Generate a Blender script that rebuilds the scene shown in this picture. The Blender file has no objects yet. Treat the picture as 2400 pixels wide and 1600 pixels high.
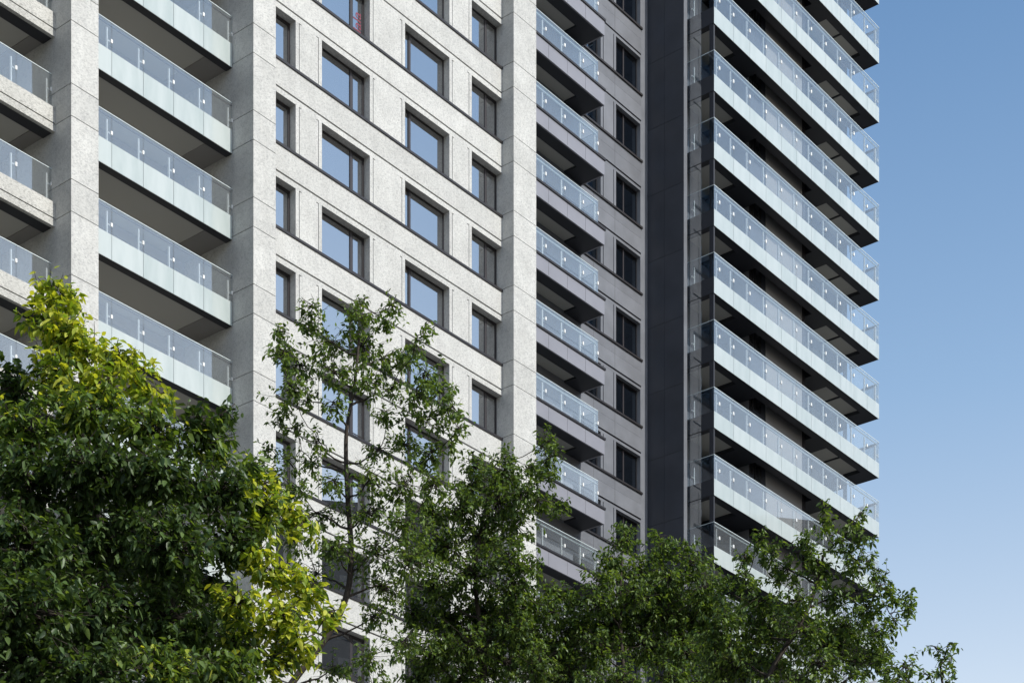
import bpy, math, random
import numpy as np
from mathutils import Vector
random.seed(7); rng = np.random.default_rng(11)
sc = bpy.context.scene; col = sc.collection
R = math.radians
# ------------------------------------------------------------------ camera
F, HX, HY, EYE = 4564.0, 1200.0, 3120.0, 1.6          # focal length and horizon in photograph pixels
cam = bpy.data.cameras.new('camera'); co = bpy.data.objects.new('camera', cam); col.objects.link(co)
cam.sensor_width = 36; cam.sensor_fit = 'HORIZONTAL'; cam.lens = F/2400*36
cam.shift_y = (HY-800)/2400; cam.clip_end = 3000; cam.clip_start = 0.1
co.location = (0, 0, EYE); co.rotation_euler = (R(90), 0, 0)
sc.camera = co
# ------------------------------------------------------------------ world, sun, exposure
SUN_EL = 43.0
sx, sy = 0.8415, -0.540                                # horizontal direction towards the sun
w = bpy.data.worlds.new('World'); sc.world = w; w.use_nodes = True
nt = w.node_tree; bg = nt.nodes['Background']
sky = nt.nodes.new('ShaderNodeTexSky'); sky.sky_type = 'NISHITA'; sky.sun_disc = False
sky.sun_elevation = R(SUN_EL); sky.sun_rotation = math.atan2(sx, sy)
sky.air_density = 1.15; sky.dust_density = 0.9; sky.ozone_density = 1.6; sky.altitude = 50
tcw = nt.nodes.new('ShaderNodeTexCoord'); sep = nt.nodes.new('ShaderNodeSeparateXYZ'); nt.links.new(tcw.outputs['Generated'], sep.inputs[0])
rmp = nt.nodes.new('ShaderNodeValToRGB'); nt.links.new(sep.outputs[2], rmp.inputs[0])     # clearer, bluer air higher up
es = rmp.color_ramp.elements; es[0].position = .30; es[0].color = (1.95, 1.50, 1.18, 1); es[1].position = .57; es[1].color = (.78, .94, 1.00, 1)
e_ = es.new(0.0); e_.color = (1.0, .9, .85, 1); e_ = es.new(.2); e_.color = (1.5, 1.3, 1.15, 1); e_ = es.new(1.0); e_.color = (.42, .56, .68, 1); e_ = es.new(.43); e_.color = (1.24, 1.22, 1.13, 1)
mxw = nt.nodes.new('ShaderNodeMix'); mxw.data_type = 'RGBA'; mxw.blend_type = 'MULTIPLY'; mxw.inputs[0].default_value = 1
nt.links.new(sky.outputs[0], mxw.inputs[6]); nt.links.new(rmp.outputs[0], mxw.inputs[7])
nt.links.new(mxw.outputs[2], bg.inputs[0]); bg.inputs[1].default_value = 0.13
sl = bpy.data.lights.new('sun', 'SUN'); sl.energy = 3.15; sl.angle = R(0.5); sl.color = (1.0, 0.965, 0.90)
so = bpy.data.objects.new('sun', sl); col.objects.link(so)
sd = Vector((sx*math.cos(R(SUN_EL)), sy*math.cos(R(SUN_EL)), math.sin(R(SUN_EL))))
so.rotation_euler = sd.to_track_quat('Z', 'Y').to_euler()
sc.view_settings.view_transform = 'Standard'; sc.view_settings.look = 'None'
sc.view_settings.exposure = 0.46; sc.view_settings.gamma = 1.0
sc.render.engine = 'CYCLES'
sc.cycles.transparent_max_bounces = 24; sc.cycles.max_bounces = 8
# ------------------------------------------------------------------ building frame: s along the facade, w outwards, z up
ax, ay, bx, by = .62514, .78051, -.78051, .62514
OX, OY = -8.64, 71.2
def S(x, w_=0):
    t = (x-HX)/F
    return (t*(OY-w_*by)-OX+w_*bx)/(ax-t*ay)
def Yd(x, w_=0): return OY+S(x, w_)*ay-w_*by
def px(s, w_, z):                                       # photograph pixel of a building point
    X = OX+s*ax-w_*bx; Y = OY+s*ay-w_*by
    return HX+F*X/Y, HY-F*(z-EYE)/Y
# ------------------------------------------------------------------ materials
def mat(name):
    m = bpy.data.materials.new(name); m.use_nodes = True
    n = m.node_tree.nodes; n.clear()
    out = n.new('ShaderNodeOutputMaterial')
    return m, m.node_tree, n, out
def N(nt_, kind, **kw):
    n = nt_.nodes.new(kind)
    for k, v in kw.items():
        if k[0] == '_': setattr(n, k[1:], v)
        else: n.inputs[k.replace('9', ' ')].default_value = v
    return n
def principled(name, c, rough=.6, metal=0, noise=None, bump=0, spec=.5, coat=0):
    m, t, n, out = mat(name)
    p = N(t, 'ShaderNodeBsdfPrincipled', Roughness=rough, Metallic=metal)
    p.inputs['Base Color'].default_value = (*c, 1); p.inputs['Specular IOR Level'].default_value = spec
    p.inputs['Coat Weight'].default_value = coat; p.inputs['Coat Roughness'].default_value = .12
    t.links.new(p.outputs[0], out.inputs[0])
    if noise:
        sc_, lo, hi = noise
        tc = N(t, 'ShaderNodeTexCoord'); no = N(t, 'ShaderNodeTexNoise', Scale=sc_, Detail=3.0)
        t.links.new(tc.outputs['Object'], no.inputs['Vector'])
        mr = N(t, 'ShaderNodeMapRange'); mr.inputs[1].default_value = .3; mr.inputs[2].default_value = .7
        mr.inputs[3].default_value = lo; mr.inputs[4].default_value = hi
        t.links.new(no.outputs[0], mr.inputs[0])
        mx = N(t, 'ShaderNodeMix', _data_type='RGBA', _blend_type='MULTIPLY'); mx.inputs[0].default_value = 1
        ge = N(t, 'ShaderNodeNewGeometry'); mi_ = N(t, 'ShaderNodeMapRange'); mi_.inputs[3].default_value = .90; mi_.inputs[4].default_value = 1.06
        t.links.new(ge.outputs['Random Per Island'], mi_.inputs[0]); k1 = N(t, 'ShaderNodeMath', _operation='MULTIPLY')
        t.links.new(mr.outputs[0], k1.inputs[0]); t.links.new(mi_.outputs[0], k1.inputs[1])
        mx.inputs[6].default_value = (*c, 1); t.links.new(k1.outputs[0], mx.inputs[7])
        t.links.new(mx.outputs[2], p.inputs['Base Color'])
    return m
def stone(name, c_lo, c_hi, amt=1.0):
    m, t, n, out = mat(name)
    p = N(t, 'ShaderNodeBsdfPrincipled', Roughness=.75); t.links.new(p.outputs[0], out.inputs[0])
    p.inputs['Specular IOR Level'].default_value = .3
    tc = N(t, 'ShaderNodeTexCoord')
    mp = N(t, 'ShaderNodeMapping'); mp.inputs['Rotation'].default_value = (R(30), R(-32), R(35)); mp.inputs['Scale'].default_value = (.34, 1, 1)
    t.links.new(tc.outputs['Object'], mp.inputs[0])
    n1 = N(t, 'ShaderNodeTexNoise', Scale=36.0, Detail=4.0, Roughness=.7); t.links.new(mp.outputs[0], n1.inputs['Vector'])
    n2 = N(t, 'ShaderNodeTexNoise', Scale=1.1, Detail=3.0); t.links.new(tc.outputs['Object'], n2.inputs['Vector'])
    n3 = N(t, 'ShaderNodeTexNoise', Scale=9.0, Detail=4.0, Roughness=.8); t.links.new(tc.outputs['Object'], n3.inputs['Vector'])
    cr = N(t, 'ShaderNodeValToRGB'); e = cr.color_ramp.elements
    e[0].position = .40; e[0].color = (*c_lo, 1); e[1].position = .53; e[1].color = (*c_hi, 1)
    ad = N(t, 'ShaderNodeMath', _operation='MULTIPLY_ADD'); ad.inputs[1].default_value = .35
    t.links.new(n3.outputs[0], ad.inputs[0]); 
    sb = N(t, 'ShaderNodeMath', _operation='MULTIPLY'); sb.inputs[1].default_value = .65
    t.links.new(n1.outputs[0], sb.inputs[0]); t.links.new(sb.outputs[0], ad.inputs[2])
    t.links.new(ad.outputs[0], cr.inputs[0])
    mr = N(t, 'ShaderNodeMapRange'); mr.inputs[1].default_value = .3; mr.inputs[2].default_value = .7; mr.inputs[3].default_value = .90; mr.inputs[4].default_value = 1.06
    t.links.new(n2.outputs[0], mr.inputs[0])
    mx = N(t, 'ShaderNodeMix', _data_type='RGBA', _blend_type='MULTIPLY'); mx.inputs[0].default_value = 1
    # slab to slab tone, and faint rain streaks running down
    ge = N(t, 'ShaderNodeNewGeometry'); mi_ = N(t, 'ShaderNodeMapRange'); mi_.inputs[3].default_value = .94; mi_.inputs[4].default_value = 1.03
    t.links.new(ge.outputs['Random Per Island'], mi_.inputs[0])
    mp2 = N(t, 'ShaderNodeMapping'); mp2.inputs['Scale'].default_value = (3.2, 3.2, .16); t.links.new(tc.outputs['Object'], mp2.inputs[0])
    n4 = N(t, 'ShaderNodeTexNoise', Scale=1.0, Detail=3.0); t.links.new(mp2.outputs[0], n4.inputs['Vector'])
    ms = N(t, 'ShaderNodeMapRange'); ms.inputs[1].default_value = .35; ms.inputs[2].default_value = .6; ms.inputs[3].default_value = .95; ms.inputs[4].default_value = 1.0
    t.links.new(n4.outputs[0], ms.inputs[0])
    k1 = N(t, 'ShaderNodeMath', _operation='MULTIPLY'); t.links.new(mi_.outputs[0], k1.inputs[0]); t.links.new(ms.outputs[0], k1.inputs[1])
    k2 = N(t, 'ShaderNodeMath', _operation='MULTIPLY'); t.links.new(k1.outputs[0], k2.inputs[0]); t.links.new(mr.outputs[0], k2.inputs[1])
    t.links.new(cr.outputs[0], mx.inputs[6]); t.links.new(k2.outputs[0], mx.inputs[7]); t.links.new(mx.outputs[2], p.inputs['Base Color'])
    bp = N(t, 'ShaderNodeBump', Strength=.55*amt, Distance=.02); t.links.new(ad.outputs[0], bp.inputs['Height']); t.links.new(bp.outputs[0], p.inputs['Normal'])
    return m
def glass(name, tint, refl, fac, rough=0.0, wave=0.0, haze=0.0):
    m, t, n, out = mat(name)
    tr = N(t, 'ShaderNodeBsdfTransparent'); tr.inputs[0].default_value = (*tint, 1)
    gl = N(t, 'ShaderNodeBsdfGlossy', Roughness=rough); gl.inputs[0].default_value = (*refl, 1)
    lw = N(t, 'ShaderNodeLayerWeight', Blend=.5); pw = N(t, 'ShaderNodeMath', _operation='POWER'); pw.inputs[1].default_value = 5
    t.links.new(lw.outputs['Facing'], pw.inputs[0])
    mr = N(t, 'ShaderNodeMapRange'); mr.inputs[3].default_value = fac; mr.inputs[4].default_value = 1
    t.links.new(pw.outputs[0], mr.inputs[0])
    mx = N(t, 'ShaderNodeMixShader'); t.links.new(mr.outputs[0], mx.inputs[0]); t.links.new(tr.outputs[0], mx.inputs[1]); t.links.new(gl.outputs[0], mx.inputs[2])
    if wave:
        tc = N(t, 'ShaderNodeNewGeometry'); no = N(t, 'ShaderNodeTexNoise', Scale=.55, Detail=2.0); t.links.new(tc.outputs['Position'], no.inputs['Vector'])
        bp = N(t, 'ShaderNodeBump', Strength=wave, Distance=.02); t.links.new(no.outputs[0], bp.inputs['Height']); t.links.new(bp.outputs[0], gl.inputs['Normal'])
    if haze:                                             # diffuse grey mixed in, standing in for hazy sky reflection
        df = N(t, 'ShaderNodeBsdfDiffuse'); df.inputs[0].default_value = (.62, .66, .70, 1)
        m2_ = N(t, 'ShaderNodeMixShader'); m2_.inputs[0].default_value = haze
        t.links.new(mx.outputs[0], m2_.inputs[1]); t.links.new(df.outputs[0], m2_.inputs[2]); mx = m2_
    t.links.new(mx.outputs[0], out.inputs[0])
    return m
def leafmat(name, c1, c2, trans, rough=.46):
    m, t, n, out = mat(name)
    g = N(t, 'ShaderNodeNewGeometry')
    cr = N(t, 'ShaderNodeValToRGB'); e = cr.color_ramp.elements
    e[0].color = (*c1, 1); e[1].color = (*c2, 1); t.links.new(g.outputs['Random Per Island'], cr.inputs[0])
    p = N(t, 'ShaderNodeBsdfPrincipled', Roughness=rough); p.inputs['Specular IOR Level'].default_value = .45
    t.links.new(cr.outputs[0], p.inputs['Base Color'])
    tl = N(t, 'ShaderNodeBsdfTranslucent')
    hs = N(t, 'ShaderNodeMix', _data_type='RGBA', _blend_type='MULTIPLY'); hs.inputs[0].default_value = 1; hs.inputs[7].default_value = (1.5, 1.45, .5, 1)
    t.links.new(cr.outputs[0], hs.inputs[6]); t.links.new(hs.outputs[2], tl.inputs[0])
    mx = N(t, 'ShaderNodeMixShader'); mx.inputs[0].default_value = trans
    t.links.new(p.outputs[0], mx.inputs[1]); t.links.new(tl.outputs[0], mx.inputs[2]); t.links.new(mx.outputs[0], out.inputs[0])
    return m
M = dict(
 stone=stone('flamed_granite', (.38, .383, .375), (.60, .60, .575)),
 stone_b=stone('balcony_granite', (.30, .30, .28), (.56, .555, .52)),
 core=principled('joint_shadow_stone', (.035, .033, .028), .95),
 dark=principled('dark_bronze_metal', (.014, .012, .014), .5),
 frame=principled('window_frame_metal', (.035, .030, .033), .45),
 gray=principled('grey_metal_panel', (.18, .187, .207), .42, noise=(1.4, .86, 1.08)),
 fascia=principled('lavender_grey_fascia', (.245, .245, .275), .4, noise=(1.2, .94, 1.05)),
 black=principled('dark_fin_panel', (.045, .049, .062), .45, noise=(.9, .85, 1.12)),
 beam=principled('charcoal_slab_edge', (.026, .028, .036), .6),
 ceil=principled('painted_soffit', (.46, .45, .42), .9),
 brown=principled('taupe_wall_panel', (.26, .25, .245), .7),
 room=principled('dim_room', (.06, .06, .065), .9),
 curtain=principled('curtain_cloth', (.42, .42, .44), .9),
 roomb=principled('balcony_wall_paint', (.26, .25, .24), .9),
 steel=principled('brushed_steel', (.88, .88, .86), .4, metal=.0),
 cap=principled('glass_edge', (.72, .80, .80), .2, spec=.8),
 clear=glass('clear_balustrade_glass', (.90, .93, .94), (1, .95, .90), .18, haze=.06),
 endglass=glass('end_return_glass', (.80, .84, .87), (.9, .95, 1), .05),
 frost=None,
 win=glass('window_glass', (.34, .37, .40), (.97, .95, .93), .54, wave=.11, haze=.03),
 wind=glass('dark_window_glass', (.30, .33, .36), (.9, .95, 1), .22, wave=.11),
 red=principled('red_lettering', (.20, .03, .06), .6),
 conc=principled('plain_render', (.19, .185, .18), .85, noise=(.6, .85, 1.05)),
)
m, t, n, out = mat('frosted_glass_band')
p = N(t, 'ShaderNodeBsdfPrincipled', Roughness=.35); p.inputs['Base Color'].default_value = (.46, .515, .505, 1)
p.inputs['Coat Weight'].default_value = .7; p.inputs['Coat Roughness'].default_value = .04
tc = N(t, 'ShaderNodeTexCoord'); mp = N(t, 'ShaderNodeMapping'); mp.inputs['Scale'].default_value = (2.2, 2.2, .5); t.links.new(tc.outputs['Object'], mp.inputs[0])
no = N(t, 'ShaderNodeTexNoise', Scale=1.3, Detail=4.0); t.links.new(mp.outputs[0], no.inputs['Vector'])
oi = N(t, 'ShaderNodeObjectInfo'); ad = N(t, 'ShaderNodeMath', _operation='MULTIPLY_ADD'); ad.inputs[1].default_value = .25
t.links.new(oi.outputs['Random'], ad.inputs[0]); t.links.new(no.outputs[0], ad.inputs[2])
cr = N(t, 'ShaderNodeValToRGB'); e = cr.color_ramp.elements; e[0].position = .35; e[0].color = (.40, .46, .45, 1); e[1].position = .8; e[1].color = (.50, .55, .54, 1)
t.links.new(ad.outputs[0], cr.inputs[0]); t.links.new(cr.outputs[0], p.inputs['Base Color'])
t.links.new(p.outputs[0], out.inputs[0]); M['frost'] = m
# ------------------------------------------------------------------ mesh helpers
class MB:
    def __init__(s): s.v = []; s.f = []; s.m = []; s.mats = []
    def mi(s, m):
        if m not in s.mats: s.mats.append(m)
        return s.mats.index(m)
    def box(s, s0, s1, w0, w1, z0, z1, m):
        if s1 < s0: s0, s1 = s1, s0
        if w1 < w0: w0, w1 = w1, w0
        b = len(s.v)
        for z in (z0, z1):
            for a_, c_ in ((s0, -w1), (s1, -w1), (s1, -w0), (s0, -w0)): s.v.append((a_, c_, z))
        for q in ((0, 3, 2, 1), (4, 5, 6, 7), (0, 1, 5, 4), (1, 2, 6, 5), (2, 3, 7, 6), (3, 0, 4, 7)):
            s.f.append([b+i for i in q]); s.m.append(s.mi(m))
    def done(s, name, parent=None, loc=None):
        me = bpy.data.meshes.new(name); me.from_pydata(s.v, [], s.f)
        for m_ in s.mats: me.materials.append(M[m_])
        me.polygons.foreach_set('material_index', s.m); me.update()
        o = bpy.data.objects.new(name, me); col.objects.link(o); o.parent = parent
        if loc: o.location = loc
        return o
def building(name, label, cat):
    o = bpy.data.objects.new(name, None); col.objects.link(o)
    o.location = (OX, OY, 0); o.rotation_euler = (0, 0, math.atan2(ay, ax))
    o['label'] = label; o['category'] = cat
    return o
def copy_tree(o, parent, loc):
    c = o.copy(); col.objects.link(c); c.parent = parent; c.location = loc
    for ch in list(o.children):
        d = ch.copy(); col.objects.link(d); d.parent = c
    return c
FL = 3.1
def inframe(s0, s1, w_, z0, z1, mg=70):
    xs = [px(s, w_, z) for s in (s0, s1) for z in (z0, z1)]
    return max(q[1] for q in xs) > -mg and min(q[1] for q in xs) < 1600+mg and max(q[0] for q in xs) > -mg
# ================================================================== LIGHT STONE BUILDING
B1 = building('stone_apartment_building', 'light granite apartment tower with punched windows and frosted glass balconies at left', 'building')
PW = .62; Z0 = 45.16; KS = range(-7, 6)
# pillars : granite blocks with open joints round a dark core
def pillar(s0, s1, wb, wf):
    mb = MB(); j = .012
    zs = [-.02]
    k = -14
    while Z0+FL*k-1.03 < 66:
        for z in (Z0+FL*k-1.03, Z0+FL*k+.02):
            if z > 1: zs.append(z)
        k += 1
    zs = sorted(zs)
    for a_, b_ in zip(zs[:-1], zs[1:]): mb.box(s0, s1, wb, wf, a_+j, b_-j, 'stone')
    mb.box(s0+.02, s1-.02, wb+.02, wf-.02, 0, zs[-1]-.05, 'core')
    return mb.done('pillar', B1)
s_p1 = (S(167, PW), S(231, PW)); s_p2 = (S(594, PW), S(646.4, PW)); s_p3 = (S(1204, PW), S(1256.7, PW))
pillar(*s_p1, -3.2, PW); pillar(*s_p2, -3.2, PW); pillar(*s_p3, -3.2, PW)
pillar(-19.0, -17.6, -3.2, PW)
# main punched wall
cols = [(s_p2[1], 1.03), (2.41, 5.05), (7.08, 9.77), (11.18, s_p3[0])]
WB = -.36
mb = MB(); dk = MB()
for k in KS:
    zs = Z0+FL*k                    # window sill level; spandrel below it
    a, b = s_p2[1], s_p3[0]
    mb.box(a, b, WB, 0, zs-1.04, zs-.035, 'stone')             # spandrel band
    mb.box(a, b, WB, -.07, zs-1.11, zs-1.04, 'core')         # shadow groove
    mb.box(a, b, WB, 0, zs-1.31, zs-1.11, 'stone')            # lintel strip
    for (q0, q1) in ((1.03, 2.41), (5.05, 7.08), (9.77, 11.18)):
        top = zs+FL-1.31; g = .03; st = .17 if q0 != 9.77 else .165
        mb.box(q0, q0+st, WB, 0, zs-.035, top, 'stone'); mb.box(q1-st, q1, WB, 0, zs-.035, top, 'stone')
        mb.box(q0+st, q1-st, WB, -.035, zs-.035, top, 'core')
        mb.box(q0+st+g, q1-st-g, -.035, 0, zs-.035, top-.035, 'stone')
        mb.box(q0+st+g+.10, q1-st-g-.10, -.035, 0, top-.035, top, 'stone')
    dk = MB(); dk.box(a, b, 0, .04, zs-.095, zs-.0, 'dark'); dk.box(a, b, -.29, 0, zs-.034, zs-.004, 'dark')
    if inframe(a, b, 0, zs, zs): dk.done('window_ledge', B1)
zt = Z0+FL*KS[-1]; zb = Z0+FL*KS[0]-1.31
mb.box(s_p2[1], s_p3[0], WB, 0, zt-.035, zt+2.2, 'stone')
mb.box(s_p2[1], s_p3[0], WB, -.02, 0, zb-.0, 'stone')
mb.done('wall', B1)
# core volume behind everything, with floor slabs behind the windows
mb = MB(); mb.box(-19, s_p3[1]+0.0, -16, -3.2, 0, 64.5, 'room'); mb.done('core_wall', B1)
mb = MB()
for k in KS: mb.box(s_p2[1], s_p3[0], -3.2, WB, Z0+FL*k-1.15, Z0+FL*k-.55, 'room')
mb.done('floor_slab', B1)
# windows
def window(ci, layout):
    """frame mesh (origin at sill, left) > pane, guard_rail, curtain"""
    q0, q1 = cols[ci]; h = FL-1.31
    f = MB(); fw, fd = .055, -.355
    f.box(q0, q1, -.30, fd, 0, fw, 'frame'); f.box(q0, q1, -.30, fd, h-fw, h, 'frame')
    f.box(q0, q0+fw, -.30, fd, fw, h-fw, 'frame'); f.box(q1-fw, q1, -.30, fd, fw, h-fw, 'frame')
    edges = [q0+fw]; 
    for mpos, mw in layout['mull']:
        f.box(mpos-mw/2, mpos+mw/2, -.29, fd, fw, h-fw, 'frame'); edges += [mpos-mw/2, mpos+mw/2]
    edges.append(q1-fw)
    for (c0, c1) in layout['case']:        # casement sash
        f.box(c0, c1, -.305, -.345, fw, fw+.07, 'dark'); f.box(c0, c1, -.305, -.345, h-fw-.06, h-fw, 'dark')
        f.box(c0, c0+.05, -.305, -.345, fw+.07, h-fw-.06, 'dark'); f.box(c1-.05, c1, -.305, -.345, fw+.07, h-fw-.06, 'dark')
        f.box(c0+.05, c1-.05, -.31, -.35, .27, .295, 'frame') if layout.get('bar') else None
    o = f.done('window', B1)
    for a, b in zip(edges[::2], edges[1::2]):
        g = MB(); g.box(a, b, -.325, -.333, fw, h-fw, 'win'); g.done('pane', o)
    r = MB(); c0, c1 = layout['rail']
    r.box(c0, c1, -.42, -.44, .50, .53, 'dark'); r.box(c0, c1, -.42, -.44, .12, .14, 'dark')
    x = c0+.04
    while x < c1: r.box(x, x+.014, -.424, -.436, .14, .50, 'dark'); x += .115
    r.done('guard_rail', o)
    return o
m2 = S(823.2, -.29); m3 = S(960.5, -.29); m4 = S(1138.2, -.29)
lay = [dict(mull=[], case=[(.02, .975)], rail=(.2, .97)),
       dict(mull=[(m2, .11)], case=[(m2+.055, 4.995)], rail=(m2+.06, 4.99), bar=1),
       dict(mull=[(m3, .10)], case=[(7.135, m3-.05)], rail=(7.2, 9.7), bar=1),
       dict(mull=[(m4, .08)], case=[(m4+.04, cols[3][1]-.055)], rail=(m4-.5, cols[3][1]-.08))]
wins = {}
for ci in range(4):
    proto = None
    for k in KS:
        z = Z0+FL*k
        if not inframe(cols[ci][0], cols[ci][1], 0, z, z+1.8, 25): continue
        if proto is None: proto = window(ci, lay[ci]); proto.location = (0, 0, z); o = proto
        else: o = copy_tree(proto, B1, (0, 0, z))
        wins[ci, k] = o
for ci in range(4):
    for k in KS:
        if (ci, k) in wins and random.random() < .38 or (ci, k) in ((1, -2), (1, -4), (2, 1)):
            if (ci, k) not in wins: continue
            q0, q1 = cols[ci]; c = MB(); L = (q1-q0)*random.uniform(.25, .6)
            a = q0+.06 if random.random() < .5 else q1-.06-L; x = a; i = 0
            if (ci, k) == (1, -2): a, L, x = q0+.06, 1.3, q0+.06
            while x < a+L: c.box(x, x+.07, -.56-.03*(i % 2), -.60-.03*(i % 2), .03, 1.76, 'curtain'); x += .07; i += 1
            c.done('curtain', wins[ci, k])
# red lettering stuck inside a casement of the second window column
if (1, 2) in wins:
    cu = bpy.data.curves.new('lettering', 'FONT'); cu.body = 'lala'; cu.size = .62; cu.extrude = .004
    to = bpy.data.objects.new('lettering', cu); col.objects.link(to)
    dg = bpy.context.evaluated_depsgraph_get(); me = bpy.data.meshes.new_from_object(to.evaluated_get(dg)); bpy.data.objects.remove(to)
    me.materials.clear(); me.materials.append(M['red'])
    lo = bpy.data.objects.new('lettering', me); col.objects.link(lo); lo.parent = wins[1, 2]
    lo.rotation_euler = (R(90), R(-90), 0); lo.location = (4.88, .322, .30)
# back wall + ceilings of the bays, balconies
def frosted_bay():
    s0, s1 = s_p1[1], s_p2[0]; g = -.46; zbot = 44.01
    joints = [s0] + [S(x, g) for x in (262, 336, 407, 477.5)] + [s1-.012]
    proto = None
    for k in range(-7, 5):
        z = zbot+FL*k
        if not inframe(s0, s1, g, z-1.5, z+2.2, 40): continue
        if proto is None:
            b = MB()
            b.box(s0, s1, g-.03, g-.34, .0, .42, 'beam'); b.box(s0, s1, g-.34, -3.2, .05, .40, 'ceil')
            b.box(s1-1.0, s1, g-.34, -3.2, .028, .05, 'roomb')
            bo = b.done('balcony', B1)
            for i, (a, c) in enumerate(zip(joints[:-1], joints[1:])):
                gp = MB(); gp.box(a+.008, c-.008, g, g-.016, 0, .85, 'frost'); gp.box(a+.008, c-.008, g, g-.016, .85, 1.815, 'clear')
                gp.box(a+.002, c-.002, g+.004, g-.02, 1.815, 1.835, 'cap')
                gp.done('glass_panel', bo)
                ph = MB(); j = c
                ph.box(j-.17, j-.12, g-.06, g-.12, .42, 1.62, 'steel'); ph.box(j-.16, j+.0, g-.05, g-.07, 1.17, 1.21, 'steel')
                ph.box(j-.035, j+.035, g+.012, g-.045, 1.13, 1.25, 'steel')
                ph.done('post', bo)
            r = MB(); r.box(s0, s1, g-.05, g-.11, 1.74, 1.78, 'frame'); r.done('handrail', bo)
            bo.location = (0, 0, z); proto = bo
        else: copy_tree(proto, B1, (0, 0, z))
def stone_bay():
    s1 = s_p1[0]; s0 = -17.6; pwf = -.21; g = -.39; zb = 43.91; proto = None
    js = [s1-.0, S(38, g)]; 
    while js[-1] > s0+1.6: js.append(js[-1]-1.45)
    js.append(s0); js = js[::-1]
    for k in range(-7, 5):
        z = zb+FL*k
        if not inframe(s0, s1, g, z-1.5, z+2.2, 40): continue
        if proto is None:
            b = MB()
            b.box(s0, s1, pwf, pwf-.14, 0, .235, 'stone_b'); b.box(s0, s1, pwf-.03, pwf-.14, .235, .275, 'core'); b.box(s0, s1, pwf, pwf-.14, .275, .79, 'stone_b')
            b.box(s0, s1, pwf-.14, pwf-.62, .02, .40, 'beam'); b.box(s0, s1, pwf-.62, -3.2, .08, .40, 'ceil')
            b.box(s1-.5, s1, pwf-.62, -3.2, .05, .08, 'roomb')
            bo = b.done('balcony', B1)
            for a, c in zip(js[:-1], js[1:]):
                gp = MB(); gp.box(a+.008, c-.008, g, g-.016, .45, 1.95, 'clear'); gp.box(a+.002, c-.002, g+.004, g-.02, 1.95, 1.97, 'cap'); gp.done('glass_panel', bo)
                ph = MB(); ph.box(c-.17, c-.12, g-.06, g-.12, .42, 1.78, 'steel'); ph.box(c-.035, c+.035, g+.012, g-.045, 1.40, 1.52, 'steel'); ph.box(c-.15, c, g-.05, g-.07, 1.44, 1.48, 'steel'); ph.done('post', bo)
            bo.location = (0, 0, z); proto = bo
        else: copy_tree(proto, B1, (0, 0, z))
frosted_bay(); stone_bay()
mb = MB()
for (a, b) in ((s_p1[1], s_p2[0]), (-17.6, s_p1[0])):
    for k in range(-8, 6):
        z = 44.41+FL*k
        mb.box(a, b, -3.2, -3.0, z, z+.25, 'roomb'); mb.box(a, b, -3.2, -3.0, z+2.35, z+2.7, 'roomb')
        for q in np.linspace(a, b, 4): mb.box(max(a, q-.25), min(b, q+.25), -3.2, -3.0, z+.25, z+2.35, 'roomb')
        L = (b-a)/3
        for i in range(3): mb.box(a+i*L+.25, a+(i+1)*L-.25, -3.19, -3.12, z+.25, z+2.35, 'win')
mb.done('balcony_back_wall', B1)
mb = MB(); mb.box(-19, s_p3[1], -16, PW-.6, 66.0, 66.6, 'stone'); mb.done('roof', B1)
mb = MB(); mb.box(-17.6, s_p2[0], -3.2, -.25, 0, 44.0+FL*-7-.05, 'stone'); mb.done('podium_wall', B1)
# ================================================================== DARK TOWER
B2 = building('dark_panelled_tower', 'dark grey metal clad apartment tower with stacked white edged glass balconies on the right', 'building')
Q = -.94; ZG = 59.42; KG = range(-11, 7)
gs0, gs1 = s_p3[1]+.01, 24.66
mb = MB()
op = [(19.35, 21.45), (22.64, 24.59)]
gl_h = 1.70
for k in KG:
    zs = ZG+FL*k
    mb.box(gs0, gs1, Q-.3, Q, zs-.55, zs-.03, 'gray'); mb.box(gs0, gs1, Q-.3, Q, zs-1.22, zs-.556, 'gray')   # two spandrel courses
    mb.box(gs0, gs1, Q-.3, Q-.012, zs-.556, zs-.55, 'dark')
    mb.box(gs0, gs1, Q-.3, Q-.05, zs-1.31, zs-1.22, 'dark'); mb.box(gs0, gs1, Q-.3, Q, zs-1.43, zs-1.31, 'gray')
    zt_ = zs+FL-1.43
    mb.box(gs0, op[0][0], Q-.3, Q, zs-.03, zt_, 'gray')
    mb.box(op[0][1], op[0][1]+.17, Q-.3, Q, zs-.03, zt_, 'gray'); mb.box(op[0][1]+.17, op[0][1]+.22, Q-.3, Q-.04, zs-.03, zt_, 'dark')
    mb.box(op[0][1]+.22, op[1][0]-.21, Q-.3, Q, zs-.03, zt_, 'gray')
    mb.box(op[1][0]-.21, op[1][0]-.16, Q-.3, Q-.04, zs-.03, zt_, 'dark'); mb.box(op[1][0]-.16, op[1][0], Q-.3, Q, zs-.03, zt_, 'gray')
    mb.box(op[1][1], gs1, Q-.3, Q, zs-.03, zt_, 'gray')
    for vs in (20.9, 22.55):                              # vertical joints in the spandrel
        mb.box(vs-.006, vs+.006, Q-.0, Q+.002, zs-1.22, zs-.075, 'dark')
    lg = MB(); lg.box(17.5, gs1+.06, Q, Q+.06, zs-.09, zs-.0, 'dark')
    if inframe(17, 25, Q, zs, zs): lg.done('window_ledge', B2)
mb.box(gs0, gs1, Q-.3, Q-.02, 0, ZG+FL*KG[0]-1.43, 'gray')
mb.box(gs1, 25.19, Q-.3, Q-.015, 0, 79, 'gray')
mb.done('wall', B2)
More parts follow.
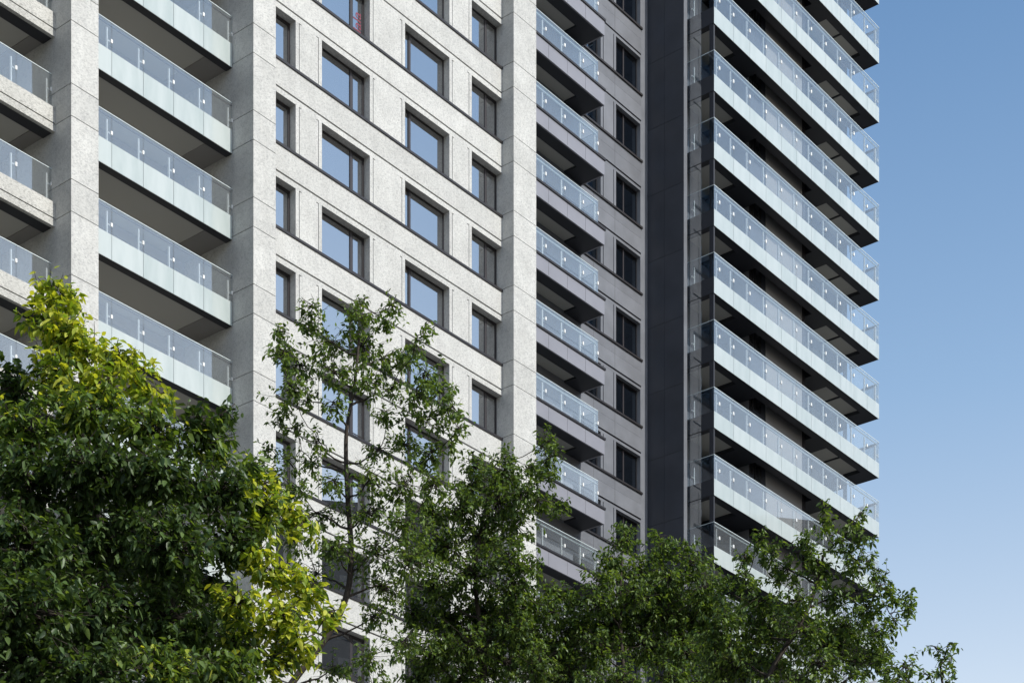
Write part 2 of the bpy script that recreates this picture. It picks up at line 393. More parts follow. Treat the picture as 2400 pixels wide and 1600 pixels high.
def gwin(o_):
    q0, q1 = o_; h = FL-1.43; f = MB()
    for (a, b, c, d) in ((q0, q1, 0, .05), (q0, q1, h-.05, h), (q0, q0+.05, .05, h-.05), (q1-.05, q1, .05, h-.05)): f.box(a, b, Q-.20, Q-.27, c, d, 'dark')
    mm = (q0+q1)/2-.12
    f.box(mm-.04, mm+.04, Q-.19, Q-.27, .05, h-.05, 'frame')
    o = f.done('window', B2)
    for a, b in ((q0+.05, mm-.04), (mm+.04, q1-.05)):
        g = MB(); g.box(a, b, Q-.23, Q-.238, .05, h-.05, 'wind'); g.done('pane', o)
    r = MB(); r.box(q0+.1, q1-.1, Q-.33, Q-.35, .55, .58, 'frame'); x = q0+.14
    while x < q1-.1: r.box(x, x+.014, Q-.334, Q-.346, .1, .55, 'frame'); x += .13
    r.done('guard_rail', o)
    return o
for o_ in op:
    proto = None
    for k in KG:
        z = ZG+FL*k
        if not inframe(o_[0], o_[1], Q, z, z+1.7, 25): continue
        if proto is None: proto = gwin(o_); proto.location = (0, 0, z)
        else: copy_tree(proto, B2, (0, 0, z))
mb = MB(); mb.box(gs0, 42.0, -14, -3.0, 0, 79, 'room'); mb.box(gs0, 25.1, -3.0, Q-.3, 78.5, 79, 'room')
mb.box(gs0, gs0+.3, -3.0, Q-.3, 0, 79, 'black'); mb.done('core_wall', B2)
mb = MB()
for k in KG: mb.box(gs0+.3, 25.19, -3, Q-.3, ZG+FL*k-1.2, ZG+FL*k-.5, 'room')
mb.done('floor_slab', B2)
# fin
fs0, fs1, fwf = 25.19, 25.47, 1.07
mb = MB(); k = 0
zz = 0.0
zl = [0]+[57.95+FL*i for i in range(-17, 7)]
for a, b in zip(zl[:-1], zl[1:]): mb.box(fs0, fs1, -3.0, -.005, a+.008, b-.008, 'black'); mb.box(fs0, fs1, .005, fwf, a+.008, b-.008, 'black')
mb.box(fs0+.01, fs1-.01, -3.0, fwf-.01, .1, zl[-1]-.1, 'core')
mb.box(fs0+.005, fs1, fwf, fwf+.02, .2, 79, 'gray')  # lighter cap paints in the sunlit front face of the fin
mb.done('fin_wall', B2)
# grey balconies in the recess beside the pillar
glass_parts = []
def add_panel(kind, bo, args, z, area):
    glass_parts.append((kind, bo, args, z, area))
def grey_balcony(z, k):
    s0, s1, wf = s_p3[1]-.3, 19.95, .36
    b = MB()
    b.box(s0+.3, s1-.0, wf, wf-.07, 0, .64, 'fascia'); b.box(s1-.07, s1, wf-.07, Q, 0, .64, 'fascia')
    b.box(s0+.3, s1-.07, wf-.07, wf-.62, .01, .5, 'beam'); b.box(18.69, s1-.07, wf-.62, Q, .01, .5, 'beam')
    b.box(s0+.3, 18.69, wf-.62, -1.4 if False else Q, .10, .5, 'ceil')
    o = b.done('balcony', B2, (0, 0, z))
    for js in (15.88, 17.21, 18.53):
        pass
    l = MB(); l.box(s0+.3, s1+.05, wf-.30, wf+.045, .641, .735, 'dark'); l.box(s1-.30, s1+.05, Q, wf-.30, .641, .735, 'dark'); l.done('ledge', o)
    j = MB()
    for q in (15.88, 17.21, 18.53): j.box(q-.006, q+.006, wf, wf+.003, .02, .63, 'frame')
    j.done('fascia_joint', o)
    g = .2; js = [s0+.3, 15.89, 17.24, 18.58, 19.69]
    for a, c in zip(js[:-1], js[1:]):
        gp = MB(); gp.box(a+.008, c-.008, g, g-.016, .74, 1.88, 'clear'); gp.box(a+.004, c-.004, g+.004, g-.02, 1.88, 1.90, 'cap'); gp.done('glass_panel', o)
        ph = MB(); e = c if c < 19.6 else c-.02
        ph.box(e-.17, e-.11, g-.06, g-.12, .74, 1.68, 'steel'); ph.box(e-.11, e-.0, g-.05, g-.075, 1.33, 1.37, 'steel'); ph.box(e-.035, e+.035, g+.014, g-.045, 1.28, 1.42, 'steel'); ph.done('post', o)
    gp = MB(); gp.box(19.684, 19.70, g-.02, Q, .74, 1.88, 'clear'); gp.box(19.68, 19.704, g-.02, Q, 1.88, 1.90, 'cap'); gp.done('glass_panel', o)
    r = MB(); r.box(s0+.3, 19.66, g-.06, g-.12, 1.76, 1.80, 'cap'); r.done('handrail', o)
for k in range(-10, 4):
    z = 56.07+FL*k
    if inframe(14.7, 20, .36, z-.1, z+1.9, 10): grey_balcony(z, k)
# tower balconies
T = 2.47; ts0, ts1 = 25.62, 41.52
tj = [ts0]+[S(1580+x/3.41, T) for x in (475, 605, 735, 858, 978, 1097, 1213, 1327, 1437, 1543)]+[ts1]
def tower_balcony(z):
    b = MB()
    wf = T-.03; bw = .42
    b.box(ts0+.02, ts1-.02, wf, wf-bw, 0.012, .62, 'beam')                       # front edge beam
    b.box(ts0+.02, ts0+.32, wf-bw, -3.0, .012, .62, 'beam'); b.box(ts1-1.2, ts1-.02, wf-bw, 1.0, .012, .62, 'beam')
    b.box(28.21, 29.93, wf-bw, 0.0, .012, .62, 'beam'); b.box(35.3, 36.75, wf-bw, .7, .012, .62, 'beam')
    b.box(38.42, 38.50, wf-bw, .7, .17, .62, 'beam')
    b.box(ts0+.32, 28.21, wf-bw, -3.0, .20, .62, 'ceil'); b.box(29.93, 35.3, wf-bw, 1.2, .47, .62, 'beam')
    b.box(36.75, 38.42, wf-bw, .7, .23, .62, 'ceil'); b.box(38.50, ts1-1.2, wf-bw, .7, .20, .62, 'ceil')
    b.box(28.21, 29.93, 0, -3.0, .2, .62, 'beam')
    o = b.done('balcony', B2, (0, 0, z))
    c_ = MB(); c_.box(ts0+.02, ts0+.12, 2.20, 2.43, .62, FL+.01, 'beam'); c_.done('corner_column', o)
    g_ = MB(); g_.box(ts0-.03, ts0-.015, fwf+.01, 1.78, .02, FL-.02, 'clear'); g_.done('glass_screen', o)
    def clampset(e, wj, side=False):
        ph = MB()
        ph.box(e-.18, e-.12, wj-.06, wj-.12, .5, 1.66, 'steel'); ph.box(e-.12, e, wj-.05, wj-.075, 1.24, 1.28, 'steel')
        ph.box(e-.04, e+.04, wj+.016, wj-.045, 1.18, 1.33, 'steel'); return ph
    for i, (a, c) in enumerate(zip(tj[:-1], tj[1:])):
        gp = MB(); gp.box(a+.008, c-.008, T, T-.016, 0, .77, 'frost'); gp.box(a+.008, c-.008, T, T-.016, .77, 1.86, 'clear')
        gp.box(a+.003, c-.003, T+.004, T-.02, 1.86, 1.882, 'cap')
        add_panel('glass_panel', o, gp, z, i)
        if i < 10: add_panel('post', o, clampset(c, T), z, i)
    # posts at both free ends
    ph = MB(); ph.box(ts0+.30, ts0+.34, T-.06, T-.12, .5, 1.66, 'steel'); ph.box(ts0+.34, ts0+.46, T-.05, T-.075, 1.24, 1.28, 'steel'); ph.box(ts0+.42, ts0+.50, T+.016, T-.045, 1.18, 1.33, 'steel')
    add_panel('post', o, ph, z, 0)
    ph = MB(); ph.box(ts1-.30, ts1-.22, T-.06, T-.16, .5, 1.66, 'steel'); ph.box(ts1-.22, ts1+.08, T-.15, T-.175, 1.24, 1.28, 'steel'); ph.box(ts1+.06, ts1+.12, T-.19, T-.12, 1.16, 1.34, 'steel')
    add_panel('post', o, ph, z, 0)
    ph = MB(); ph.box(ts0+.10, ts0+.16, 1.25, 1.31, .5, 1.60, 'steel'); ph.box(ts0-.06, ts0+.10, 1.26, 1.30, 1.10, 1.15, 'steel'); ph.done('side_post', o)
    # end returns
    for e0, e1, wb in ((ts0, ts0+.016, .2), (ts1-.016, ts1, .72)):
        gp = MB(); gp.box(e0, e1, T-.02, wb, 0.02, .77, 'frost' if e0 > 30 else 'beam'); gp.box(e0, e1, T-.02, wb, .77, 1.86, 'clear' if e0 > 30 else 'endglass'); gp.box(e0-.003, e1+.003, T-.02, wb, 1.86, 1.882, 'cap')
        gp.done('end_glass_panel', o)
    r = MB(); r.box(ts0+.03, ts1-.03, T-.07, T-.12, 1.76, 1.80, 'cap'); r.box(ts1-.13, ts1-.03, .72, T-.12, 1.72, 1.80, 'frame'); r.done('handrail', o)
for k in range(-9, 5):
    z = 61.82+FL*k
    if inframe(ts0, ts1, T, z-.6, z+1.9, 5): tower_balcony(z)
# the hundred largest panels / posts stay parts; the rest (smallest, mostly behind trees) merge
for kind in ('glass_panel', 'post'):
    L = [g for g in glass_parts if g[0] == kind]
    def score(g):
        v = np.array(g[2].v); c = v.mean(0); p_ = px(c[0], -c[1], c[2]+g[3])
        hid = 0 if -20 < p_[1] < 1290 else 1
        return (hid, Yd(p_[0], T)+OY)
    L.sort(key=score)
    nmax = 68 if kind == 'glass_panel' else 72
    for g in L[:nmax]: g[2].done(kind, g[1])
    mb = MB()
    for g in L[nmax:]:
        b0 = len(mb.v); mb.v += [(v[0], v[1], v[2]+g[3]) for v in g[2].v]; mb.f += [[b0+i for i in f] for f in g[2].f]
        mb.m += [mb.mi(g[2].mats[i]) for i in g[2].m]
    o = mb.done(kind, B2); o['kind'] = 'stuff'; o['label'] = 'farther balcony glass panels' if kind == 'glass_panel' else 'farther balcony rail posts'
# tower body behind the balconies
mb = MB(); bd = MB()
MID0, MID1 = 29.93, 35.3
mb.box(25.47, 27.09, -3, .7, 0, 79, 'gray')
mb.box(27.09, MID0, -3, -.6, 0, 79, 'black')
for k in range(-10, 5): mb.box(27.10, 29.9, .60, .68, 61.82+FL*k+.62, 61.82+FL*k+2.65, 'beam')
mb.box(MID0, MID0+.02, -.6, 1.66, 0, 79, 'gray')
mb.box(MID0+.02, 31.49, -3, 1.64, 0, 79, 'black')
mb.box(31.49, 34.96, -3, 1.67, 0, 79, 'brown')
mb.box(34.96, MID1, -3, 1.60, 0, 79, 'black')
mb.box(MID1, 41.3, -3, .70, 0, 79, 'black')
mb.done('wall', B2)
for k in range(-9, 5):
    z = 61.82+FL*k+.5
    if not inframe(ts0, ts1, T, z-.6, z+1.9, 5): continue
    f = MB(); W2 = ((29.96, 30.30, 2.25), (30.46, 31.0, 1.9 if k % 3 else 2.35)); zt_ = 3.0
    for a, b, zb_ in W2:
        f.box(a, b, 1.645, 1.70, zb_, zb_+.05, 'dark'); f.box(a, b, 1.645, 1.70, zt_, zt_+.05, 'dark'); f.box(a, a+.04, 1.645, 1.70, zb_+.05, zt_, 'dark'); f.box(b-.04, b, 1.645, 1.70, zb_+.05, zt_, 'dark')
    o = f.done('window', B2, (0, 0, z))
    for a, b, zb_ in W2:
        g = MB(); g.box(a+.04, b-.04, 1.66, 1.672, zb_+.05, zt_, 'win'); g.done('pane', o)
    # glazed sliding doors in the two recesses
    d = MB()
    for a, b in ((27.2, 29.8), (36.2, 40.9)):
        wv = -.59 if a < 30 else .71
        nn = 3 if a < 30 else 4; L = (b-a)/nn
        for i in range(nn+1): d.box(a+i*L-.03, a+i*L+.03, wv, wv+.06, 0, 2.3, 'frame')
        d.box(a, b, wv, wv+.05, 2.3, 2.36, 'frame'); d.box(a, b, wv, wv+.05, -.02, .06, 'frame')
    o = d.done('sliding_door', B2, (0, 0, z))
    g = MB(); g.box(27.23, 29.77, -.575, -.565, .06, 2.3, 'win'); g.box(36.23, 40.87, .725, .735, .06, 2.3, 'win'); g.done('pane', o)
mb = MB(); mb.box(35.0, 35.10, 1.60, 1.72, 0, 79, 'frame'); mb.box(35.16, 35.22, 1.60, 1.70, 0, 79, 'frame'); mb.done('drain_pipe', B2)
mb = MB(); mb.box(gs0, 41.3, -14, .7, 79, 79.6, 'black'); mb.done('roof', B2)
# ================================================================== GROUND
def plane(name, x0, x1, y0, y1, z, m_, kind='structure'):
    me = bpy.data.meshes.new(name); me.from_pydata([(x0, y0, z), (x1, y0, z), (x1, y1, z), (x0, y1, z)], [], [(0, 1, 2, 3)])
    me.materials.append(m_); o = bpy.data.objects.new(name, me); col.objects.link(o); o['kind'] = kind; return o
plane('ground', -1500, 1500, -1500, 1500, 0, principled('dark_paving', (.09, .087, .082), .8, noise=(.3, .8, 1.05)))
plane('street', -400, 400, -9, 9, .004, principled('asphalt', (.055, .055, .058), .85, noise=(2.0, .8, 1.2)))
# unseen block added outside the frame to shade the big tree
def shade_block(name, label, p0, p1, d, depth, h):
    # p: across the sun's direction, d: distance towards the sun
    o = bpy.data.objects.new(name, None); col.objects.link(o); o['label'] = label; o['category'] = 'building'
    ux, uy = -sy, sx                    # across
    cx, cy = ux*(p0+p1)/2+sx*d, uy*(p0+p1)/2+sy*d
    o.location = (cx, cy, 0); o.rotation_euler = (0, 0, math.atan2(uy, ux))
    L = p1-p0; b = MB(); b.box(-L/2, L/2, -depth/2, depth/2, 0, h, 'conc'); b.done('wall', o)
    wn = MB(); z = 4
    while z+1.8 < h:
        x = -L/2+1.2
        while x+1.8 < L/2: wn.box(x, x+1.8, -depth/2-.03, -depth/2, z, z+1.7, 'win'); wn.box(x, x+1.8, depth/2, depth/2+.03, z, z+1.7, 'win'); x += 3.2
        z += 3.1
    wn.done('window_band', o)
OFFCAMERA = True
# ================================================================== TREES
LEAF = leafmat('mature_leaf', (.026, .054, .016), (.10, .160, .045), .32)
LEAF2 = leafmat('mid_leaf', (.08, .145, .03), (.20, .28, .07), .40)
SUNLIT = leafmat('sunlit_leaf', (.17, .28, .03), (.62, .62, .09), .42, .45)  # yellower, brighter leaf colour paints in sunlight on the crown's lit parts
BARK = principled('bark', (.045, .034, .026), .9, noise=(14, .5, 1.4))
def P(x, y, D): return np.array([(x-HX)/F*D, D, EYE+(HY-y)/F*D])
def nrm(v): return v/np.maximum(np.linalg.norm(v, axis=-1, keepdims=True), 1e-9)
def tube(paths):
    V = []; Fc = []; b = 0
    for pts, rad, nn in paths:
        pts = np.asarray(pts, float); n_ = len(pts)
        tan = np.gradient(pts, axis=0); tan = nrm(tan)
        up = np.array([.31, .87, .38]); e1 = nrm(np.cross(tan, up)); e2 = np.cross(tan, e1)
        ang = np.arange(nn)*2*math.pi/nn
        ring = pts[:, None]+np.asarray(rad)[:, None, None]*(np.cos(ang)[None, :, None]*e1[:, None]+np.sin(ang)[None, :, None]*e2[:, None])
        V.append(ring.reshape(-1, 3))
        i = np.arange(n_-1)[:, None]*nn+b; j = np.arange(nn)[None]; j2 = (j+1) % nn
        Fc.append(np.stack([i+j, i+j2, i+nn+j2, i+nn+j], -1).reshape(-1, 4)); b += n_*nn
    return np.concatenate(V), np.concatenate(Fc)
def np_mesh(name, V, Fq, mats, mi=None, parent=None):
    me = bpy.data.meshes.new(name); k = Fq.shape[1]
    me.vertices.add(len(V)); me.vertices.foreach_set('co', V.astype(np.float32).ravel())
    me.loops.add(Fq.size); me.loops.foreach_set('vertex_index', Fq.astype(np.int32).ravel())
    me.polygons.add(len(Fq)); me.polygons.foreach_set('loop_start', np.arange(0, Fq.size, k, dtype=np.int32))
    me.polygons.foreach_set('loop_total', np.full(len(Fq), k, np.int32))
    for m_ in mats: me.materials.append(m_)
    if mi is not None: me.polygons.foreach_set('material_index', mi.astype(np.int32))
    me.polygons.foreach_set('use_smooth', np.ones(len(Fq), bool))
    me.update(); me.validate()
    o = bpy.data.objects.new(name, me); col.objects.link(o); o.parent = parent; return o
def leaves(pos, d, L, width, sunlit):
    n_ = len(pos); side = nrm(np.cross(d, rng.normal(size=(n_, 3))*.45+np.array([0, 0, 1.0])))
    nor = nrm(np.cross(side, d)); L = L[:, None]; W = L*width
    droop = (rng.uniform(.05, .32, n_)[:, None])*L*np.array([0, 0, -1.0])
    curl = rng.uniform(.02, .09, n_)[:, None]*L
    b_ = pos; p1 = pos+d*L*.32+droop*.15; p2 = pos+d*L*.68+droop*.5; tp = pos+d*L+droop
    V = np.stack([b_, p1+side*W*.95+nor*curl, p1-nor*curl*.6, p1-side*W*.95+nor*curl, p2+side*W*.72+nor*curl, p2-nor*curl*.5, p2-side*W*.72+nor*curl, tp], 1)
    f = np.array([[0, 1, 2, 2], [0, 2, 3, 3], [1, 4, 5, 2], [2, 5, 6, 3], [4, 7, 5, 5], [5, 7, 6, 6]])
    T3 = np.array([[0, 2, 1], [0, 3, 2], [1, 2, 5], [1, 5, 4], [2, 3, 6], [2, 6, 5], [4, 5, 7], [5, 6, 7]])
    Fq = (np.arange(n_)[:, None, None]*8+T3[None]).reshape(-1, 3)
    return V.reshape(-1, 3), Fq, np.repeat(sunlit, 8)
def tree(name, label, D, trunk, blobs, tw_per_m3, leaf, per=9, zscale=1.0, Yp=.8, rad=.11, grp=None, fat=1.0, midp=.62):
    """trunk: list of (px,py,dd); blobs: (px,py,rx,ry[,young[,dd]])"""
    root = bpy.data.objects.new(name, None); col.objects.link(root)
    root['label'] = label; root['category'] = 'tree'
    if grp: root['group'] = grp
    tr = np.array([P(x, y, D+dd) for x, y, dd in trunk]); base = tr[0].copy(); base[2] = 0
    tr = np.vstack([base-[0, 0, .1], base+[0, 0, .6], tr])
    # densify with a spline-ish interpolation
    tt = np.linspace(0, len(tr)-1, len(tr)*5); tr = np.stack([np.interp(tt, np.arange(len(tr)), tr[:, i]) for i in range(3)], 1)
    k_ = np.ones(5)/5
    for i in range(3): tr[2:-2, i] = np.convolve(tr[:, i], k_, 'same')[2:-2]
    H = tr[-1, 2]; rr = rad*(1.03-tr[:, 2]/H)**.75+.010
    paths = [(tr, rr, 10)]
    pos = []; dirs = []; lens = []; yg = []
    BL = []
    for bl in blobs:
        x, y, rx, ry = bl[:4]; yv = bl[4] if len(bl) > 4 else 0; dd = bl[5] if len(bl) > 5 else rng.uniform(-.5, .5)*zscale
        c = P(x, y, D+dd); rx, ry = rx*fat, ry*fat; r = np.array([rx/F*D, (rx+ry)/2/F*D*1.15, ry/F*D])
        BL.append((np.linalg.norm((tr-c)*[1, 1, .8], axis=1).min(), c, r, yv))
    BL.sort(key=lambda q_: q_[0])
    nodes = tr[3:].copy(); nr = rr[3:].copy(); nd = np.zeros(len(nodes))
    for d0, c, r, yv in BL:
        df = c-nodes; hd = np.linalg.norm(df[:, :2], axis=1); dist = np.linalg.norm(df, axis=1)
        cost = dist+.22*nd+np.where(df[:, 2] < .45*hd, .6*(.45*hd-df[:, 2])+.25, 0)
        i0 = cost.argmin(); st = nodes[i0]; ln = dist[i0]
        if ln > .12:
            bow = rng.normal(size=3)*.05*ln; bow[2] -= .06*ln
            tq = np.linspace(0, 1, 6)[:, None]; q = st+(c-st)*tq+bow*np.sin(math.pi*tq)*1.0+rng.normal(size=(6, 3))*.012*(tq > 0)*(tq < 1)
            r0 = min(nr[i0]*.72, .008+.012*ln+.004); rq = np.linspace(max(r0, .007), .006, 6)
            paths.append((q, rq, 6)); nodes = np.vstack([nodes, q[2:]]); nr = np.concatenate([nr, rq[2:]]); nd = np.concatenate([nd, nd[i0]+ln*tq[2:, 0]])
        else: q = np.array([st, st*.5+c*.5, c])
        vol = 4.19*r.prod(); n_ = max(5, int(tw_per_m3*vol**.7))
        u = nrm(rng.normal(size=(n_, 3)))*(rng.uniform(.15, 1, n_)**(1/2.2))[:, None]
        u *= (1+rng.normal(size=(n_, 1))*(.10 if fat == 1 else .2))
        ends = c+u*r*1.04
        for e in ends:
            a = q[-1]*(rng.uniform(.35, 1)) ; f_ = rng.uniform(.55, 1.0); a = q[-2]*(1-f_)+q[-1]*f_
            m1 = (a+e)/2+rng.normal(size=3)*.04-[0, 0, .03]
            paths.append((np.array([a, m1, e]), [.007, .0045, .0022], 3))
            td = nrm((e-m1)+np.array([0, 0, .05])); nl = int(per*rng.uniform(.6, 1.35))
            t_ = rng.uniform(0, .26, nl)**1.15
            lp = e-td*t_[:, None]+rng.normal(size=(nl, 3))*.012
            rd = nrm(np.cross(rng.normal(size=(nl, 3)), td))
            ld = nrm(rd*.9+td*rng.uniform(.1, .9, (nl, 1))+np.array([0, 0, -1])*rng.uniform(.0, 1.1, (nl, 1)))
            pos.append(lp); dirs.append(ld); lens.append(leaf*rng.uniform(.62, 1.2, nl))
            out_ = np.linalg.norm((e-c)/r)
            pyg = yv*Yp*(.45+.75*min(1, out_))
            yg.append(np.where(rng.random(nl) < pyg, 2, np.where(rng.random(nl) < (midp if not yv else .8), 1, 0)))
    V, Fq = tube(paths); np_mesh('trunk', V, Fq, [BARK], None, root)
    V, Fq, mi = leaves(np.concatenate(pos), np.concatenate(dirs), np.concatenate(lens), .25, np.concatenate(yg))
    o = np_mesh('crown', V, Fq, [LEAF, LEAF2, SUNLIT], mi, root)
    pass
    return root
G = 'camphor trees along the street'
tree('camphor_tree', 'big dense dark green tree with yellow young leaves at its top and right edge', 18.0,
 [(230, 2000, .5), (240, 1700, .4), (250, 1400, .3), (220, 1150, .2), (170, 950, 0), (130, 760, 0)],
 [(115, 668, 42, 34, 1, 0), (160, 690, 30, 40, 1, 0), (95, 740, 60, 45, 1, 0), (150, 775, 75, 60, 1, -.1), (205, 820, 70, 60, 1, -.1), (280, 830, 55, 42, 1, -.1), (335, 880, 50, 42, 1, -.2), (240, 890, 80, 50, 1, -.3), (130, 870, 85, 55, .6, -.3), (380, 925, 35, 30, .8, -.2),
  (30, 900, 60, 70, 0, .2), (50, 1000, 120, 80, .1, -.5), (220, 960, 120, 60, .25, -.4), (360, 990, 110, 55, .1, -.5), (470, 985, 60, 45, 0, -.3), (525, 965, 32, 32, 0, -.2), (490, 1040, 70, 50, .1, -.2), (590, 1090, 45, 45, .3, 0),
  (60, 1120, 120, 90, 0, -.9), (210, 1090, 120, 80, 0, -1.0), (370, 1110, 120, 80, 0, -.8), (520, 1130, 90, 70, 0, -.4),
  (-60, 1050, 110, 130, 0, 0), (-80, 1300, 140, 150, 0, 0), (60, 1270, 130, 100, 0, -1.3), (230, 1260, 130, 100, 0, -.6), (400, 1270, 120, 90, 0, -1.0), (540, 1250, 80, 70, 0, -.5), (610, 1200, 60, 60, .35, -.2),
  (60, 1420, 140, 90, 0, -1.7), (240, 1430, 130, 90, 0, -1.0), (400, 1430, 110, 90, 0, -.7), (40, 1560, 140, 90, 0, -1.4), (210, 1560, 130, 80, 0, -1.6), (380, 1570, 120, 70, .1, -1.2), (520, 1560, 110, 60, .1, -.8),
  (620, 1130, 50, 34, 1, -.1), (675, 1190, 52, 36, 1, 0), (715, 1225, 36, 26, .9, 0), (590, 1290, 60, 42, .9, -.5), (650, 1340, 70, 44, 1, -.5), (720, 1370, 60, 42, 1, -.4), (775, 1430, 44, 32, 1, -.3), (560, 1400, 80, 40, .8, -.8), (660, 1440, 80, 46, 1, -.7), (700, 1500, 60, 40, .9, -.6), (640, 1540, 60, 40, .8, -.6), (560, 1480, 70, 46, .3, -.5),
  (450, 1350, 90, 60, 0, 0), (150, 1700, 260, 100, 0, -1), (450, 1700, 220, 100, 0, -.5), (-150, 1560, 160, 200, 0, 0), (300, 1250, 200, 160, 0, 1.2), (120, 1450, 240, 160, 0, 1.2), (430, 1480, 160, 120, 0, 1.0)],
 250, .088, per=12, Yp=.82, rad=.17, grp=G, midp=.06)
tree('camphor_tree', 'tall open tree with thin crown and visible branches before the white wall', 29.0,
 [(560, 1900, 0), (650, 1650, 0), (690, 1590, 0), (770, 1490, 0), (815, 1400, 0), (826, 1300, 0), (815, 1180, 0), (810, 1060, 0), (812, 1000, 0), (832, 900, 0), (842, 790, 0)],
 [(843, 700, 24, 22), (838, 745, 40, 30), (922, 712, 30, 26), (905, 750, 32, 26), (732, 712, 30, 22), (725, 755, 42, 32), (657, 775, 30, 24), (665, 820, 38, 34), (700, 850, 48, 36), (770, 800, 46, 36), (850, 810, 56, 44), (900, 840, 44, 36), (780, 870, 56, 36), (860, 890, 50, 34),
  (993, 768, 22, 20), (975, 800, 22, 20), (950, 830, 36, 30), (1000, 870, 44, 34), (1030, 915, 42, 32), (975, 925, 46, 36), (1062, 950, 32, 34), (1010, 975, 46, 34), (1075, 1000, 26, 28), (1060, 1040, 26, 24), (680, 905, 44, 30), (665, 950, 30, 24), (720, 940, 34, 26), (780, 940, 36, 26), (905, 960, 40, 26), (920, 910, 36, 26),
  (655, 985, 26, 20), (690, 1000, 30, 22), (630, 1050, 26, 20), (612, 1085, 24, 18), (675, 1080, 34, 24), (640, 1120, 40, 24), (730, 1080, 36, 26), (745, 1030, 30, 22), (950, 1040, 50, 34), (1010, 1060, 46, 36), (890, 1050, 36, 26), (700, 1140, 50, 28), (780, 1120, 44, 28), (870, 1120, 50, 32), (950, 1130, 60, 40), (1020, 1130, 50, 36),
  (640, 1180, 50, 30), (740, 1200, 50, 30), (860, 1200, 60, 36), (960, 1220, 60, 44), (700, 1260, 50, 30), (780, 1280, 56, 36), (880, 1290, 60, 40), (960, 1310, 60, 44), (740, 1340, 50, 30), (900, 1370, 70, 40), (700, 1420, 50, 30), (880, 1440, 50, 30), (790, 1560, 50, 26), (870, 1540, 50, 30), (950, 1500, 50, 36), (880, 1620, 80, 40)],
 112, .078, per=10, fat=1.25, rad=.10, grp=G, midp=.8)
tree('camphor_tree', 'leafy green tree before the narrow white pillar and reaching over it', 30.5,
 [(1150, 1900, 0), (1128, 1600, 0), (1145, 1520, 0), (1120, 1440, 0), (1112, 1340, 0), (1125, 1250, 0), (1150, 1130, 0)],
 [(1190, 1060, 26, 24), (1180, 1105, 46, 36), (1115, 1090, 36, 26), (1110, 1140, 56, 36), (1280, 1030, 22, 24), (1285, 1070, 28, 26), (1250, 1090, 26, 22), (1280, 1110, 30, 20), (1265, 1170, 40, 22), (1310, 1185, 26, 14), (1230, 1150, 40, 36), (1170, 1170, 60, 46), (1080, 1190, 56, 40), (1010, 1200, 46, 32), (1210, 1220, 50, 46), (1130, 1250, 66, 46), (1040, 1270, 60, 44), (970, 1290, 40, 36),
  (1190, 1310, 56, 46), (1100, 1340, 66, 46), (1010, 1370, 60, 44), (1200, 1380, 50, 44), (1140, 1420, 60, 46), (1050, 1440, 60, 44), (970, 1430, 40, 40), (1200, 1460, 50, 46), (1100, 1510, 66, 46), (1010, 1530, 60, 44), (1190, 1550, 60, 46), (1090, 1590, 66, 46), (980, 1590, 50, 36), (1250, 1500, 46, 46), (1240, 1400, 36, 36), (1100, 1680, 120, 60), (1230, 1330, 40, 40), (1260, 1560, 50, 50), (1080, 1500, 110, 80, 0, .9), (1200, 1470, 80, 80, 0, .8)],
 165, .078, per=11, fat=1.28, rad=.11, grp=G)
tree('camphor_tree', 'rounded leafy tree before the dark fin and grey balconies', 31.0,
 [(1470, 1900, 0), (1465, 1600, 0), (1455, 1500, 0), (1452, 1400, 0), (1458, 1310, 0)],
 [(1465, 1228, 24, 20), (1462, 1265, 34, 26), (1440, 1310, 44, 30), (1545, 1255, 22, 18), (1555, 1290, 40, 28), (1610, 1275, 24, 20), (1625, 1315, 46, 32), (1500, 1330, 46, 34), (1420, 1355, 46, 30), (1570, 1350, 56, 36), (1650, 1370, 46, 36), (1490, 1390, 56, 36), (1400, 1410, 50, 34), (1330, 1395, 44, 26), (1295, 1380, 30, 20), (1290, 1430, 40, 30), (1350, 1450, 50, 34), (1440, 1450, 56, 36), (1540, 1430, 60, 40), (1630, 1440, 60, 40), (1320, 1510, 56, 40), (1410, 1520, 60, 40), (1510, 1510, 60, 40), (1610, 1520, 60, 40), (1330, 1590, 70, 40), (1450, 1590, 70, 40), (1570, 1590, 70, 40), (1660, 1590, 60, 36), (1470, 1680, 150, 60), (1560, 1400, 110, 60, 0, .9), (1420, 1470, 120, 70, 0, .9), (1610, 1500, 100, 80, 0, .8), (1300, 1560, 90, 70, 0, .6), (1680, 1430, 40, 40)],
 165, .078, per=11, fat=1.28, rad=.10, grp=G)
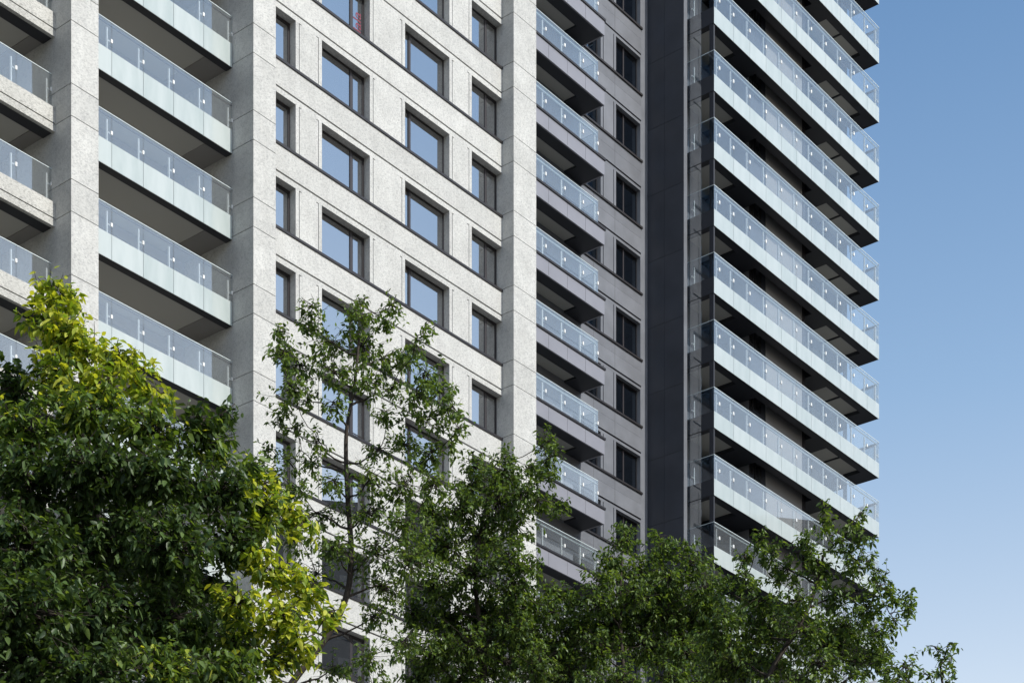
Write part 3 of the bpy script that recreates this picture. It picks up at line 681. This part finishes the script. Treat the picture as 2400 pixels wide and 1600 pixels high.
tree('camphor_tree', 'wide leafy tree at right reaching out against the blue sky', 27.5,
 [(1800, 1900, 0), (1790, 1650, 0), (1800, 1580, 0), (1850, 1500, 0), (1900, 1420, 0), (1930, 1300, 0)],
 [(1780, 1252, 34, 16), (1800, 1285, 40, 26), (1890, 1250, 34, 16), (1895, 1285, 40, 26), (1928, 1190, 20, 20), (1935, 1225, 26, 22), (2020, 1198, 24, 14), (1995, 1225, 24, 18), (1975, 1265, 36, 24), (2030, 1260, 30, 22), (1745, 1300, 32, 24), (1750, 1345, 44, 28), (1840, 1330, 46, 32), (1930, 1330, 50, 32), (2010, 1310, 46, 34), (2060, 1330, 24, 26), (2060, 1370, 34, 28), (1700, 1380, 34, 28), (1780, 1400, 54, 34), (1870, 1400, 54, 34), (1960, 1390, 54, 34), (2030, 1420, 40, 34), (2125, 1395, 28, 16), (2130, 1425, 26, 26), (2095, 1400, 28, 20), (2095, 1450, 22, 22), (1700, 1450, 46, 36), (1790, 1470, 56, 36), (1890, 1470, 56, 36), (1980, 1470, 50, 36), (2050, 1480, 34, 30), (1720, 1540, 60, 40), (1820, 1550, 60, 40), (1920, 1550, 60, 40), (2010, 1540, 50, 36), (2070, 1540, 34, 26), (2120, 1550, 26, 22), (1800, 1610, 90, 40), (1950, 1610, 90, 40), (2080, 1600, 40, 26), (1900, 1700, 160, 60), (1800, 1480, 110, 80, 0, .9), (1950, 1500, 110, 80, 0, .9), (1720, 1560, 80, 60, 0, .5), (2060, 1530, 50, 40), (1670, 1500, 50, 50)],
 145, .080, per=10, fat=1.2, rad=.11, grp=G)
tree('camphor_tree', 'small tree top poking into the bottom right corner sky', 26.0,
 [(2230, 1900, 0), (2220, 1650, 0), (2205, 1580, 0)],
 [(2185, 1512, 20, 12), (2222, 1508, 20, 12), (2230, 1535, 18, 16), (2205, 1560, 28, 18), (2165, 1575, 30, 16), (2215, 1595, 34, 18), (2150, 1610, 40, 18), (2105, 1590, 30, 22), (2085, 1560, 22, 18), (2120, 1560, 24, 16), (2070, 1610, 40, 24), (2210, 1650, 70, 36), (2250, 1720, 90, 50)],
 130, .086, per=8, rad=.07, grp=G)
if OFFCAMERA:
    0 and shade_block('offcamera_building', 'plain rendered block across the street, out of frame at right, shading the right trees', 19.5, 46, 60, 14, 78)
    shade_block('offcamera_building', 'plain unseen block added behind the camera to shade the big tree', -14, 12.9, 60, 14, 66)
    o = bpy.data.objects.new('offcamera_building', None); col.objects.link(o); o['label'] = 'tall unseen block added beyond the left edge to cut sky light on the pillar sides'; o['category'] = 'building'
    o.location = (-50, 22, 0); o.rotation_euler = (0, 0, math.atan2(ay, ax))  # added blocker, keeps sky light off the left-facing walls
    b = MB(); b.box(-15, 15, -20, 24, 0, 88, 'room'); b.done('wall', o)
    o = bpy.data.objects.new('offcamera_building', None); col.objects.link(o); o['label'] = 'grey block beyond the right edge of the frame, mirrored in the lower windows'; o['category'] = 'building'
    o.location = (74, 84, 0)
    b = MB(); b.box(-9, 9, -34, 30, 0, 64, 'room'); b.done('wall', o)
    wn = MB()
    for i in range(19):
        for j in range(18): wn.box(-9.03, -9, -33+j*3.5, -31.2+j*3.5, 4+i*3.1, 5.7+i*3.1, 'conc')
    wn.done('wall_band', o)
